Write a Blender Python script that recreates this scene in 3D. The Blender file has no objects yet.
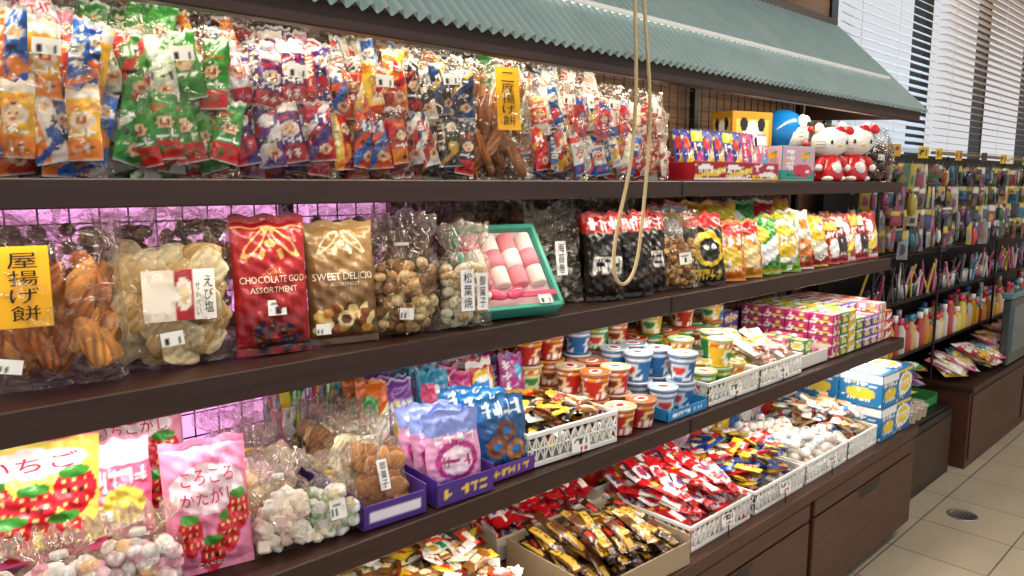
import bpy, math, random
import numpy as np
from mathutils import Matrix, Vector
R=random.Random(5)
pi=math.pi
sc=bpy.context.scene
try:
    sc.view_settings.view_transform='Standard'
    sc.view_settings.look='None'
    sc.view_settings.exposure=.28
except Exception as e: print(e)

def H(s):
    s=s.lstrip('#')
    if len(s)==3: s=''.join(c*2 for c in s)
    return tuple(int(s[i:i+2],16)/255 for i in (0,2,4))
def C(c): return np.array(H(c) if isinstance(c,str) else c,dtype=float)[:3]
def lin(a):
    a=np.clip(np.asarray(a,dtype=float),0,1)
    return np.where(a<=.04045,a/12.92,((a+.055)/1.055)**2.4)

# ---------------------------------------------------------------- print canvas
class Cv:
    def __init__(s,base='#ffffff',w=96,h=128):
        s.w,s.h=w,h; s.a=np.empty((h,w,3)); s.a[:]=C(base)
        s.U,s.V=np.meshgrid((np.arange(w)+.5)/w,(np.arange(h)+.5)/h)
    def rect(s,u0,v0,u1,v1,c):
        s.a[(s.U>=u0)&(s.U<=u1)&(s.V>=v0)&(s.V<=v1)]=C(c); return s
    def ell(s,u,v,ru,rv,c,rot=0):
        du=s.U-u; dv=s.V-v
        if rot:
            a=math.cos(rot);b=math.sin(rot); du,dv=du*a+dv*b,-du*b+dv*a
        s.a[(du/ru)**2+(dv/rv)**2<=1]=C(c); return s
    def ring(s,u,v,ru,rv,c,th=.3,rot=0):
        du=s.U-u; dv=s.V-v
        if rot:
            a=math.cos(rot);b=math.sin(rot); du,dv=du*a+dv*b,-du*b+dv*a
        d=(du/ru)**2+(dv/rv)**2
        s.a[(d<=1)&(d>=1-th)]=C(c); return s
    def grad(s,c0,c1):
        t=s.V[...,None]; s.a=C(c0)*(1-t)+C(c1)*t; return s
    def diag(s,c,k=.4,off=0.,wd=.1):
        d=s.V-k*s.U-off; s.a[np.abs(d)<wd]=C(c); return s
    def glyph(s,u0,v0,u1,v1,n,c,vert=False,seed=0,bold=.16):
        r=random.Random(seed*7+n)
        for i in range(n):
            if vert: a0,a1=u0,u1; t=(v1-v0)/n; b1=v1-i*t; b0=b1-t*.86
            else: t=(u1-u0)/n; a0=u0+i*t; a1=a0+t*.86; b0,b1=v0,v1
            W=a1-a0;Hh=b1-b0
            for k in range(2):
                y=b0+Hh*r.uniform(.05,.85); s.rect(a0,y,a1,y+Hh*bold,c)
            for k in range(2):
                x=a0+W*r.uniform(.05,.8); s.rect(x,b0,x+W*bold,b1,c)
        return s
    def sticker(s,u,v,w=.25,h=.1):
        s.rect(u-w/2,v-h/2,u+w/2,v+h/2,'#f7f7f2')
        r=random.Random(int(u*99))
        x=u-w*.4
        while x<u+w*.4:
            s.rect(x,v-h*.38,x+w*.03,v+h*.02,'#222222'); x+=w*r.choice([.07,.1,.13])
        s.rect(u-w*.35,v+h*.2,u+w*.25,v+h*.3,'#555555')
        return s
    def straw(s,u,v,r):
        ar=s.w/s.h
        s.ell(u,v,r,r*ar*1.25,'#d81f34'); s.ell(u,v-r*ar*.7,r*.6,r*ar*.8,'#d81f34')
        s.ell(u,v+r*ar*1.05,r*.75,r*ar*.35,'#3f9a35')
        for a in (-.5,0,.5):
            for b in (-.7,0,.55): s.ell(u+a*r,v+b*r*ar,r*.09,r*ar*.13,'#ffe28a')
        s.ell(u-r*.3,v-r*ar*.1,r*.1,r*ar*.15,'#301010'); s.ell(u+r*.3,v-r*ar*.1,r*.1,r*ar*.15,'#301010')
        return s
    def samp(s,u,v):
        i=np.clip((u*s.w).astype(int),0,s.w-1); j=np.clip((v*s.h).astype(int),0,s.h-1)
        return s.a[j,i]

def busy(seed,base,*ac,text='#ffffff',stick=False):
    r=random.Random(seed); ac=list(ac) or ['#ffffff']
    cv=Cv(base)
    k=seed%4
    a=ac[0]; b=ac[1%len(ac)]; d=ac[-1]
    if k==0:
        cv.rect(0,.74,1,1,a).ell(.5,.36,.36,.2,d).ell(.5,.36,.29,.15,b).glyph(.08,.58,.92,.72,4,text,seed=seed)
    elif k==1:
        cv.diag(a,.5,.1,.16).ell(.35,.7,.25,.14,b).glyph(.1,.4,.9,.56,4,text,seed=seed).rect(0,0,1,.1,d)
    elif k==2:
        cv.rect(0,.0,1,.3,a).ell(.62,.3,.3,.2,b).glyph(.1,.3,.36,.9,4,text,vert=True,seed=seed).ell(.7,.75,.16,.1,d)
    else:
        cv.ell(.5,.5,.48,.36,a).ell(.5,.5,.4,.28,b).glyph(.12,.42,.88,.6,3,text,seed=seed).rect(0,.88,1,1,d)
    for i in range(7):
        cv.ell(r.random(),r.random(),.03+.05*r.random(),.02+.04*r.random(),r.choice(ac+['#ffffff',text]))
    cv.glyph(.15,.14,.85,.2,8,r.choice(['#ffffff','#222222']),seed=seed+3)
    cv.rect(0,.96,1,1,np.minimum(C(base)*.8+.2,1)).rect(0,0,1,.03,np.minimum(C(base)*.8+.2,1))
    if stick: cv.sticker(.6,.22,.45,.12)
    return cv

def charpack(c1,c2,c3,face='#e8c098',seed=0):
    cv=Cv(c1,40,110); k=seed%3; r=random.Random(seed)
    if k==0:
        cv.rect(0,0,1,.26,c2).rect(0,.78,1,.93,c3).ell(.5,.5,.36,.12,c3).ell(.5,.5,.28,.09,face)
        cv.ell(.38,.52,.05,.02,'#151515').ell(.62,.52,.05,.02,'#151515').ell(.5,.47,.12,.012,'#c02020')
        cv.glyph(.1,.29,.9,.38,3,'#ffffff',seed=seed).glyph(.12,.63,.88,.75,3,c2,seed=seed+1).glyph(.2,.08,.8,.2,2,c3,seed=seed+2)
    elif k==1:
        cv.rect(0,.0,.42,1,c2).glyph(.06,.25,.38,.9,5,'#fff6d0',True,seed=seed,bold=.2).ell(.7,.7,.24,.09,'#f0f0f0').ell(.7,.7,.17,.06,face).ell(.72,.35,.22,.1,c3)
        cv.ell(.64,.71,.04,.015,'#151515').ell(.78,.71,.04,.015,'#151515').diag(c3,.3,.02,.05).glyph(.5,.46,.95,.56,2,'#202020',seed=seed)
    else:
        cv.diag(c2,.5,.1,.14).diag(c3,.5,.5,.07).ell(.45,.7,.3,.1,c2).glyph(.2,.62,.75,.78,2,'#ffffff',seed=seed).ell(.6,.2,.25,.08,face).ell(.6,.2,.1,.04,'#a04020').glyph(.1,.35,.9,.45,4,'#1a1a1a',seed=seed+5)
    for i in range(5): cv.ell(r.random(),r.random(),.06,.02,r.choice(['#ffffff',c3,c2,'#202020']))
    cv.rect(0,.965,1,1,'#bbbbbb').rect(0,0,1,.03,'#bbbbbb')
    return cv
def packset(pal,base=0):
    out=[];r=random.Random(base)
    for i in range(7):
        c=r.sample(pal,3); out.append(charpack(*c,seed=base*7+i))
    return out

# ---------------------------------------------------------------- materials
MATS={}
def nmat(name):
    m=bpy.data.materials.new(name); m.use_nodes=True; nt=m.node_tree; nt.nodes.clear()
    o=nt.nodes.new('ShaderNodeOutputMaterial'); MATS[name]=m
    return m,nt,o
def N(nt,t,**k):
    n=nt.nodes.new(t)
    for a,b in k.items():
        if hasattr(n,a): setattr(n,a,b)
        else: n.inputs[a.replace('_',' ')].default_value=b
    return n
def pbsdf(nt,o,rough=.5,metal=0,coat=0,spec=.5):
    p=nt.nodes.new('ShaderNodeBsdfPrincipled'); p.inputs['Roughness'].default_value=rough; p.inputs['Metallic'].default_value=metal
    p.inputs['Coat Weight'].default_value=coat; p.inputs['Coat Roughness'].default_value=.08
    p.inputs['Specular IOR Level'].default_value=spec
    nt.links.new(p.outputs[0],o.inputs[0]); return p
def bump(nt,p,scale,strength,dist=.002,detail=3,stretch=None):
    tc=nt.nodes.new('ShaderNodeTexCoord'); nz=nt.nodes.new('ShaderNodeTexNoise'); nz.inputs['Scale'].default_value=scale; nz.inputs['Detail'].default_value=detail
    src=tc.outputs['Object']
    if stretch:
        mp=nt.nodes.new('ShaderNodeMapping'); mp.inputs['Scale'].default_value=stretch; nt.links.new(src,mp.inputs[0]); src=mp.outputs[0]
    nt.links.new(src,nz.inputs['Vector'])
    b=nt.nodes.new('ShaderNodeBump'); b.inputs['Strength'].default_value=strength; b.inputs['Distance'].default_value=dist
    nt.links.new(nz.outputs['Fac'],b.inputs['Height']); nt.links.new(b.outputs[0],p.inputs['Normal']); return nz
def colmat(name,rough,coat=0,bs=None,metal=0):
    m,nt,o=nmat(name); p=pbsdf(nt,o,rough,metal,coat)
    a=nt.nodes.new('ShaderNodeAttribute'); a.attribute_name='Col'
    nt.links.new(a.outputs['Color'],p.inputs['Base Color'])
    if bs: bump(nt,p,*bs)
    return m
colmat('printed_film',.28,.4,(48,.7,.005))
colmat('printed_card',.45)
colmat('paper_label',.6)
colmat('food',.6,.0,(160,.4,.002))
colmat('painted',.35,.2)
colmat('glossy_plastic',.2,.4)
# clear film
m,nt,o=nmat('clear_film')
tr=N(nt,'ShaderNodeBsdfTransparent'); tr.inputs[0].default_value=(.98,.98,.97,1)
gl=N(nt,'ShaderNodeBsdfGlossy'); gl.inputs['Roughness'].default_value=.1; gl.inputs[0].default_value=(1,.97,.92,1)
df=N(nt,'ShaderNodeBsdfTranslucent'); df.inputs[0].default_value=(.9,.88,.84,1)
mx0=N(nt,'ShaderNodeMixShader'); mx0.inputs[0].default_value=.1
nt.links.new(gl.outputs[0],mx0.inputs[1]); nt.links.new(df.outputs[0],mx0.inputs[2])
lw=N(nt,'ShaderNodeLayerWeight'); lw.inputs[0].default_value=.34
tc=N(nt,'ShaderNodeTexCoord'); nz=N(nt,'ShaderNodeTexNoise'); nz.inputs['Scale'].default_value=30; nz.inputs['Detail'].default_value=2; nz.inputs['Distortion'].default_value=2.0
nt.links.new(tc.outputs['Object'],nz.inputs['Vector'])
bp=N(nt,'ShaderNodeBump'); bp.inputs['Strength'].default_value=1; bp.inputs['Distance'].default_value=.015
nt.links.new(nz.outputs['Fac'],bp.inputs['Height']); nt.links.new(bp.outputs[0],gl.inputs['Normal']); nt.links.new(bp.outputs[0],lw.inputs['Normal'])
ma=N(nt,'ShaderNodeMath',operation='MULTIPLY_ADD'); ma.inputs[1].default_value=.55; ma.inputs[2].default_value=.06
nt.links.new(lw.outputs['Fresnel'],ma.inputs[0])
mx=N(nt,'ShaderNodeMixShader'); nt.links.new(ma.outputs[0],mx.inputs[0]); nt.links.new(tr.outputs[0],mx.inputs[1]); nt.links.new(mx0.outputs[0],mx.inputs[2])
nt.links.new(mx.outputs[0],o.inputs[0])
# wood
def wood(name,c0,c1,rough=.4,st=(2,30,30)):
    m,nt,o=nmat(name); p=pbsdf(nt,o,rough)
    tc=N(nt,'ShaderNodeTexCoord'); mp=N(nt,'ShaderNodeMapping'); mp.inputs['Scale'].default_value=st
    nz=N(nt,'ShaderNodeTexNoise'); nz.inputs['Scale'].default_value=2; nz.inputs['Detail'].default_value=6
    cr=N(nt,'ShaderNodeValToRGB'); cr.color_ramp.elements[0].position=.3; cr.color_ramp.elements[1].position=.7
    cr.color_ramp.elements[0].color=(*lin(C(c0)),1); cr.color_ramp.elements[1].color=(*lin(C(c1)),1)
    nt.links.new(tc.outputs['Object'],mp.inputs[0]); nt.links.new(mp.outputs[0],nz.inputs['Vector']); nt.links.new(nz.outputs['Fac'],cr.inputs[0]); nt.links.new(cr.outputs[0],p.inputs['Base Color'])
wood('wood_dark','#2b160d','#3c2116',.42); wood('wood_cabinet','#44271a','#573424',.45); wood('wood_wall','#7c5a40','#8e6a4c',.6)
def flat(name,c,rough=.5,metal=0,bs=None):
    m,nt,o=nmat(name); p=pbsdf(nt,o,rough,metal); p.inputs['Base Color'].default_value=(*lin(C(c)),1)
    if bs: bump(nt,p,*bs)
flat('white_plastic','#eeeeea',.35); flat('black_wire','#17120f',.4,.3); flat('black_metal','#1a1a1c',.4,.3)
flat('ceiling_paint','#e8e4dc',.8,0,(60,.2,.002)); flat('wall_paint','#cfc4b4',.8,0,(80,.2,.002)); flat('steel','#b8bcc0',.3,.9)
flat('rope_fibre','#cdb68a',.8,0,(500,.8,.002)); flat('slat_wood','#9a8068',.45)
# pale translucent slats
m,nt,o=nmat('slat_light'); t=N(nt,'ShaderNodeBsdfTranslucent'); t.inputs[0].default_value=(.85,.9,.95,1)
d=N(nt,'ShaderNodeBsdfDiffuse'); d.inputs[0].default_value=(.7,.74,.78,1); x=N(nt,'ShaderNodeMixShader'); x.inputs[0].default_value=.45
nt.links.new(t.outputs[0],x.inputs[1]); nt.links.new(d.outputs[0],x.inputs[2]); nt.links.new(x.outputs[0],o.inputs[0])
# corrugated metal
m,nt,o=nmat('corrugated_metal'); p=pbsdf(nt,o,.4,.1)
nz=bump(nt,p,12,.1); cr=N(nt,'ShaderNodeValToRGB'); cr.color_ramp.elements[0].color=(*lin(C('#8fabae')),1); cr.color_ramp.elements[1].color=(*lin(C('#b2c6c7')),1)
nt.links.new(nz.outputs['Fac'],cr.inputs[0]); nt.links.new(cr.outputs[0],p.inputs['Base Color'])
# frosted pane
m,nt,o=nmat('frosted_glass'); t=N(nt,'ShaderNodeBsdfTranslucent'); t.inputs[0].default_value=(*lin(C('#fadcf4')),1)
d=N(nt,'ShaderNodeBsdfDiffuse'); d.inputs[0].default_value=(*lin(C('#f6d8f0')),1); x=N(nt,'ShaderNodeMixShader'); x.inputs[0].default_value=.3
nt.links.new(t.outputs[0],x.inputs[1]); nt.links.new(d.outputs[0],x.inputs[2]); nt.links.new(x.outputs[0],o.inputs[0])
# floor tiles
m,nt,o=nmat('floor_tile'); p=pbsdf(nt,o,.28)
tc=N(nt,'ShaderNodeTexCoord'); br=N(nt,'ShaderNodeTexBrick'); br.offset=0; br.inputs['Scale'].default_value=1
br.inputs['Brick Width'].default_value=.3; br.inputs['Row Height'].default_value=.3; br.inputs['Mortar Size'].default_value=.003; br.inputs['Mortar Smooth'].default_value=.1
br.inputs['Color1'].default_value=(*lin(C('#cabda6')),1); br.inputs['Color2'].default_value=(*lin(C('#c0b39c')),1); br.inputs['Mortar'].default_value=(*lin(C('#7d7466')),1)
nz=N(nt,'ShaderNodeTexNoise'); nz.inputs['Scale'].default_value=6; nz.inputs['Detail'].default_value=5
mm=N(nt,'ShaderNodeMix',data_type='RGBA',blend_type='MULTIPLY'); mm.inputs[0].default_value=.25
nt.links.new(tc.outputs['Object'],br.inputs['Vector']); nt.links.new(tc.outputs['Object'],nz.inputs['Vector'])
nt.links.new(br.outputs['Color'],mm.inputs[6]); nt.links.new(nz.outputs['Fac'],mm.inputs[7]); nt.links.new(mm.outputs[2],p.inputs['Base Color'])
# lamp
m,nt,o=nmat('lamp_diffuser'); e=N(nt,'ShaderNodeEmission'); e.inputs[0].default_value=(1,.93,.82,1); e.inputs[1].default_value=3; nt.links.new(e.outputs[0],o.inputs[0])

# ---------------------------------------------------------------- text geometry
TX={}
def tgeo(s):
    if s in TX: return TX[s]
    cu=bpy.data.curves.new('t','FONT'); cu.body=s; cu.resolution_u=2
    ob=bpy.data.objects.new('t',cu); sc.collection.objects.link(ob)
    dg=bpy.context.evaluated_depsgraph_get(); dg.update()
    me=bpy.data.meshes.new_from_object(ob.evaluated_get(dg))
    V=np.array([v.co[:] for v in me.vertices]); F=[tuple(p.vertices) for p in me.polygons]
    bpy.data.objects.remove(ob); bpy.data.meshes.remove(me); bpy.data.curves.remove(cu)
    if len(V)==0: TX[s]=None; return None
    lo=V.min(0); hi=V.max(0); V=V[:,:2]; V=(V-lo[:2])/np.maximum(hi[:2]-lo[:2],1e-6)-.5
    TX[s]=(V,F); return TX[s]

# ---------------------------------------------------------------- mesh builder
def Tm(x=0,y=0,z=0,rz=0,rx=0,ry=0):
    return Matrix.Translation((x,y,z))@Matrix.Rotation(rz,4,'Z')@Matrix.Rotation(rx,4,'X')@Matrix.Rotation(ry,4,'Y')
class MB:
    def __init__(s): s.V=[];s.F=[];s.M=[];s.S=[];s.C=[];s.n=0;s.mats=[]
    def add(s,V,F,mat,col='#ffffff',M=None,smooth=True):
        V=np.asarray(V,dtype=float)
        if M is not None:
            A=np.array(M); V=V@A[:3,:3].T+A[:3,3]
        if mat not in s.mats: s.mats.append(mat)
        mi=s.mats.index(mat)
        if isinstance(col,str) or np.ndim(col)==1: cc=np.tile(C(col),(len(V),1))
        else: cc=np.asarray(col)
        n=s.n
        if isinstance(F,np.ndarray): s.F+= (F+n).tolist()
        else: s.F+=[tuple(i+n for i in f) for f in F]
        k=len(F); s.M+=[mi]*k; s.S+=[smooth]*k
        s.V.append(V); s.C.append(cc); s.n+=len(V)
    def obj(s,name,M=None,parent=None):
        me=bpy.data.meshes.new(name); V=np.concatenate(s.V)
        me.from_pydata(V.tolist(),[],s.F)
        a=me.color_attributes.new('Col','FLOAT_COLOR','POINT')
        c=np.ones((len(V),4)); c[:,:3]=lin(np.concatenate(s.C)); a.data.foreach_set('color',c.ravel())
        for m in s.mats: me.materials.append(MATS[m])
        me.polygons.foreach_set('material_index',s.M); me.polygons.foreach_set('use_smooth',s.S); me.update()
        ob=bpy.data.objects.new(name,me); sc.collection.objects.link(ob)
        if parent is not None: ob.parent=parent      # local transform is relative to the parent
        if M is not None: ob.matrix_basis=M
        return ob
    def bx(s,x0,x1,y0,y1,z0,z1,mat='printed_card',col='#ffffff',M=None,b=None):
        lo=np.array([min(x0,x1),min(y0,y1),min(z0,z1)]); hi=np.array([max(x0,x1),max(y0,y1),max(z0,z1)])
        if b is None: b=min(.0012,(hi-lo).min()*.25)
        V=[];ix={}
        cs=[(i,j,k) for i in (0,1) for j in (0,1) for k in (0,1)]
        for c in cs:
            for a in range(3):
                p=[]
                for q in range(3):
                    e=hi[q] if c[q] else lo[q]
                    if q!=a: e+= -b if c[q] else b
                    p.append(e)
                ix[c,a]=len(V); V.append(p)
        F=[]
        for a in range(3):
            o=[q for q in range(3) if q!=a]
            for sg in (0,1):
                f=[]
                for t in ((0,0),(1,0),(1,1),(0,1)):
                    c=[0]*3; c[a]=sg; c[o[0]]=t[0]; c[o[1]]=t[1]; f.append(ix[tuple(c),a])
                F.append(f)
        for a in range(3):
            o=[q for q in range(3) if q!=a]
            for t in ((0,0),(1,0),(1,1),(0,1)):
                c=[0]*3; c[o[0]]=t[0]; c[o[1]]=t[1]; c2=list(c); c2[a]=1
                F.append([ix[tuple(c),o[0]],ix[tuple(c2),o[0]],ix[tuple(c2),o[1]],ix[tuple(c),o[1]]])
        for c in cs: F.append([ix[c,0],ix[c,1],ix[c,2]])
        V=np.array(V); ce=(lo+hi)/2; G=[]
        for f in F:
            P=V[f]; nn=np.cross(P[1]-P[0],P[2]-P[0])
            if np.dot(nn,P.mean(0)-ce)<0: f=f[::-1]
            G.append(tuple(f))
        s.add(V,G,mat,col,M,False)
    def plate(s,w,h,cv,mat='printed_card',M=None,res=.004):
        "printed rectangle in local xz plane facing -y, centred x, z from 0"
        nu=max(2,int(w/res));nv=max(2,int(h/res))
        u,v=np.meshgrid(np.linspace(0,1,nu+1),np.linspace(0,1,nv+1))
        u=u.ravel();v=v.ravel()
        s.add(np.stack([(u-.5)*w,0*u,v*h],1),gf(nu,nv),mat,cv.samp(u,v),M,False)
    def pbox(s,w,d,h,cv,base,M=None,top=None,res=.004,mat='printed_card'):
        s.bx(-w/2,w/2,-d/2,d/2,0,h,mat,base,M)
        Mm=M if M is not None else Matrix()
        e=.0016
        s.plate(w-2*e,h-2*e,cv,mat,Mm@Tm(0,-d/2-.0004,e),res)
        s.plate(d-2*e,h-2*e,cv,mat,Mm@Tm(-w/2-.0004,0,e,rz=-pi/2),res)
        if top is not None: s.plate(w-2*e,d-2*e,top,mat,Mm@Tm(0,-d/2+e,h+.0004,rx=-pi/2),res)
    def lathe(s,prof,n=20,mat='painted',col='#ffffff',M=None,cv=None,rep=1):
        prof=np.array(prof); k=len(prof)
        a=np.linspace(0,2*pi,n+1); A,J=np.meshgrid(a,np.arange(k)); A=A.ravel();J=J.ravel()
        r=prof[J,0];z=prof[J,1]
        V=np.stack([r*np.sin(A),-r*np.cos(A),z],1)
        if cv is not None:
            zz=(prof[:,1]-prof[:,1].min())/np.ptp(prof[:,1]); col=cv.samp((A/(2*pi)*rep+.5)%1,zz[J])
        s.add(V,gf(n,k-1),mat,col,M,True)
    def ell(s,x,y,z,rx,ry,rz,mat='painted',col='#ffffff',n=12,M=None,noise=0,seed=0,var=0,L=None):
        a=np.linspace(0,2*pi,n+1);b=np.linspace(-pi/2,pi/2,n//2+2)
        A,B=np.meshgrid(a,b);A=A.ravel();B=B.ravel()
        D=np.stack([np.cos(B)*np.cos(A),np.cos(B)*np.sin(A),np.sin(B)],1)
        f=1+noise*(np.sin(D[:,0]*5+seed)*np.cos(D[:,1]*6+seed*2)+np.sin(D[:,2]*7+seed*3))
        V=D*np.array([rx,ry,rz])*f[:,None]
        cc=col
        if var:
            q=np.sin(D[:,0]*9+seed*1.7)*np.sin(D[:,2]*11+seed)*var; cc=np.clip(C(col)[None]*(1+q[:,None]),0,1)
        Mm=Tm(x,y,z)
        if L is not None: Mm=Mm@L
        if M is not None: Mm=M@Mm
        s.add(V,gf(n,n//2+1),mat,cc,Mm,True)
    def rod(s,p,q,r,mat='black_wire',col='#222222',n=4,M=None):
        p=Vector(p);q=Vector(q);d=q-p; Q=d.to_track_quat('Z','Y').to_matrix().to_4x4()
        Mm=Matrix.Translation(p)@Q
        if M is not None: Mm=M@Mm
        L=d.length
        a=np.linspace(0,2*pi,n,endpoint=False)+pi/4
        V=[(r*math.cos(t),r*math.sin(t),0) for t in a]+[(r*math.cos(t),r*math.sin(t),L) for t in a]
        F=[(i,(i+1)%n,n+(i+1)%n,n+i) for i in range(n)]+[tuple(range(n))[::-1],tuple(range(n,2*n))]
        s.add(V,F,mat,col,Mm,False)
    def pouch(s,w,h,t,cv='#ffffff',mat='printed_film',M=None,res=.003,seal=.06,wr=1,seed=0,g=0,gv=.82,cre=0):
        nu=max(6,int(w/res));nv=max(8,int(h/res))
        u,v=np.meshgrid(np.linspace(-.5,.5,nu+1),np.linspace(0,1,nv+1));u=u.ravel();v=v.ravel()
        y1,y2=prof(u,v,t,seal,seed,wr)
        ex=0
        if cre:
            rr=random.Random(int(seed*1000)); e=np.clip(1-np.abs(2*u)**6,0,1)
            for k in range(7):
                a_=rr.uniform(0,pi); f_=rr.uniform(9,26); ph=rr.uniform(0,6); am=cre*rr.uniform(.4,1)
                y1=y1+am*e*(1-np.abs(np.sin(f_*(u*math.cos(a_)+v*h/w*math.sin(a_))*.5+ph+.8*np.sin(7*v+ph))))**3
                y2=y2+am*e*(1-np.abs(np.sin(f_*(u*math.cos(a_)-v*h/w*math.sin(a_))*.5+ph*2)))**3
            ex=.02*np.sin(u*9+seed)+.015*np.sin(u*23+seed*2)
        G=g*np.exp(-((v-gv)/.07)**2)
        x=w*u*(1-G-.03*np.sin(pi*v))
        if cre: x=x+w*.015*np.sin(v*11+seed)*np.sign(u)*np.abs(2*u)**3
        if g:
            f=1-.6*G/g*min(1,g); ru=np.where(v>gv,(v-gv)/(1-gv),0)*t*.35*np.sin(u*38+seed)
            y1=y1*f-ru; y2=y2*f+ru
        z=h*v+h*(.012*np.sin(u*17+seed)+ex)*v**4
        col=cv.samp(u+.5,v) if isinstance(cv,Cv) else cv
        F=gf(nu,nv)
        s.add(np.stack([x,-y1,z],1),F,mat,col,M); s.add(np.stack([x,y2,z],1),F[:,::-1],mat,col,M)
    def text(s,txt,cx,cz,w,h,y,col='#111111',M=None,surf=None,vert=False,mat='paper_label'):
        items=[txt] if not vert else list(txt)
        n=len(items)
        for i,ch in enumerate(items):
            g=tgeo(ch)
            if g is None: continue
            V,F=g
            if vert: hh=h/n*.88; zc=cz+h/2-(i+.5)*h/n
            else: hh=h; zc=cz
            X=cx+V[:,0]*w; Z=zc+V[:,1]*hh
            if surf is not None: Y=-surf(X,Z)-.0012
            else: Y=np.full(len(X),y)
            s.add(np.stack([X,Y,Z],1),F,mat,col,M,False)
_g={}
def gf(nu,nv):
    if (nu,nv) in _g: return _g[nu,nv]
    j,i=np.meshgrid(np.arange(nv),np.arange(nu),indexing='ij'); a=(j*(nu+1)+i).ravel()
    _g[nu,nv]=np.stack([a,a+1,a+nu+2,a+nu+1],1); return _g[nu,nv]
def prof(u,v,t,seal,seed,wr):
    a=np.clip(1-np.abs(2*u)**2.4,0,1)**.6
    vv=np.clip((v-seal)/(1-2*seal),0,1); b=np.sin(pi*vv**.85)**.55
    b=np.nan_to_num(b)
    y=t/2*a*b
    q=a*(.25+.75*b)*t*wr
    w1=q*(.05*np.sin(13*u+11*v+seed)+.05*np.sin(31*v-9*u+2*seed)+.035*np.sin(45*u+17*v+seed*3)+.03*np.sin(61*v+23*u+seed))
    w2=q*(.05*np.sin(11*u-13*v+seed*2)+.05*np.sin(27*v+9*u+seed))
    return y+w1,y+w2

# ================================================================ ROOM
Z1,Z2,Z3,Z4=1.287,1.015,.73,.42
WY=1.42
def simple(name,boxes,mat,b=.002):
    mb=MB()
    for q in boxes: mb.bx(*q,mat=mat,b=b)
    return mb.obj(name)
simple('floor',[(-3,8,-3,1.6,-.05,0)],'floor_tile')
simple('ceiling',[(-3,8,-3,1.6,2.75,2.8)],'ceiling_paint')
simple('wall_back',[(-3,8,WY,WY+.06,0,.74),(-3,-1,WY,WY+.06,.74,2.75),(-1,.95,WY,WY+.06,1.27,2.75),(.95,3.1,WY,WY+.06,.74,2.75),
  (3.1,6.3,WY,WY+.06,.74,1.28),(3.1,6.3,WY,WY+.06,2.55,2.75),(6.3,8,WY,WY+.06,.74,2.75)],'wood_wall')
simple('wall_right',[(7.9,8,-3,1.42,0,2.75)],'wall_paint')
simple('window_1',[(-1,.95,WY+.02,WY+.03,.74,1.27)],'frosted_glass')
mb=MB()
for x in (3.1,6.24): mb.bx(x,x+.06,WY-.01,WY+.05,1.28,2.55,'black_metal')
mb.bx(4.16,4.26,WY-.01,WY+.05,1.28,2.55,'black_metal'); mb.bx(5.2,5.24,WY-.01,WY+.05,1.28,2.55,'black_metal')
mb.bx(3.1,6.3,WY-.01,WY+.05,1.28,1.33,'black_metal'); mb.bx(3.1,6.3,WY-.01,WY+.05,2.5,2.55,'black_metal')
mb.obj('window_2')
def blind(x0,x1,mat,tilt):
    mb=MB(); z=1.46
    while z<2.5:
        mb.bx(x0,x1,-.022,.022,-.0012,.0012,mat,M=Tm(0,WY-.06,z,rx=tilt)); z+=.036
    mb.bx(x0,x1,WY-.085,WY-.035,2.5,2.54,mat); mb.bx(x0,x1,WY-.08,WY-.04,1.435,1.45,mat)
    for x in (x0+.1,(x0+x1)/2,x1-.1): mb.rod((x,WY-.085,1.44),(x,WY-.085,2.5),.0015,'white_plastic')
    mb.obj('window_blind')
blind(3.12,4.14,'slat_light',.6); blind(4.28,6.25,'slat_wood',.15)
# shelves
def shelf(name,y0,z,t,x0=-.6,x1=2.83):
    mb=MB(); xm=1.47
    for a,b in ((x0,xm-.001),(xm+.001,x1)):
        mb.bx(a,b,y0,WY-.045,z-t,z-.002,'wood_dark',b=.002)
        mb.bx(a,b,y0-.004,y0+.012,z-t-.002,z,'wood_dark',b=.002)
    mb.bx(xm-.004,xm+.004,y0-.006,y0,z-t,z-.004,'black_metal')
    return mb.obj(name)
shelf('display_shelf',1.0,Z1,.034); shelf('display_shelf',1.02,Z2,.042); shelf('display_shelf',.955,Z3,.038)
# wire grid + uprights
mb=MB(); x=-.6
while x<2.83: mb.rod((x,1.39,.43),(x,1.39,1.75),.0018); x+=.045
z=.45
while z<1.75: mb.rod((-.6,1.386,z),(2.83,1.386,z),.0018); z+=.045
for x in (-.1,.68,1.47,2.1,2.82): mb.bx(x-.012,x+.012,1.378,1.4,.42,1.8,'black_metal')
mb.obj('wire_grid_panel')
# base cabinet
mb=MB()
mb.bx(-.6,2.82,.878,WY-.005,.385,.42,'wood_cabinet',b=.002); mb.bx(-.6,2.82,.93,WY-.005,0,.05,'black_metal')
for a,b in ((-.6,.3),(.31,1.16),(1.17,2.0),(2.01,2.82)):
    mb.bx(a,b,.9,WY-.02,.05,.385,'wood_cabinet',b=.003)
    m_=(a+b)/2
    mb.bx(a+.01,b-.01,.884,.9,.06,.318,'wood_cabinet',b=.003); mb.bx(a+.01,b-.01,.884,.9,.326,.378,'wood_cabinet',b=.003)
    mb.add([(m_-.09,.8825,.318),(m_+.09,.8825,.318),(m_+.06,.8825,.285),(m_-.06,.8825,.285)],[(0,1,2,3)],'black_metal','#111111')
mb.obj('drawer_cabinet')
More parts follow.
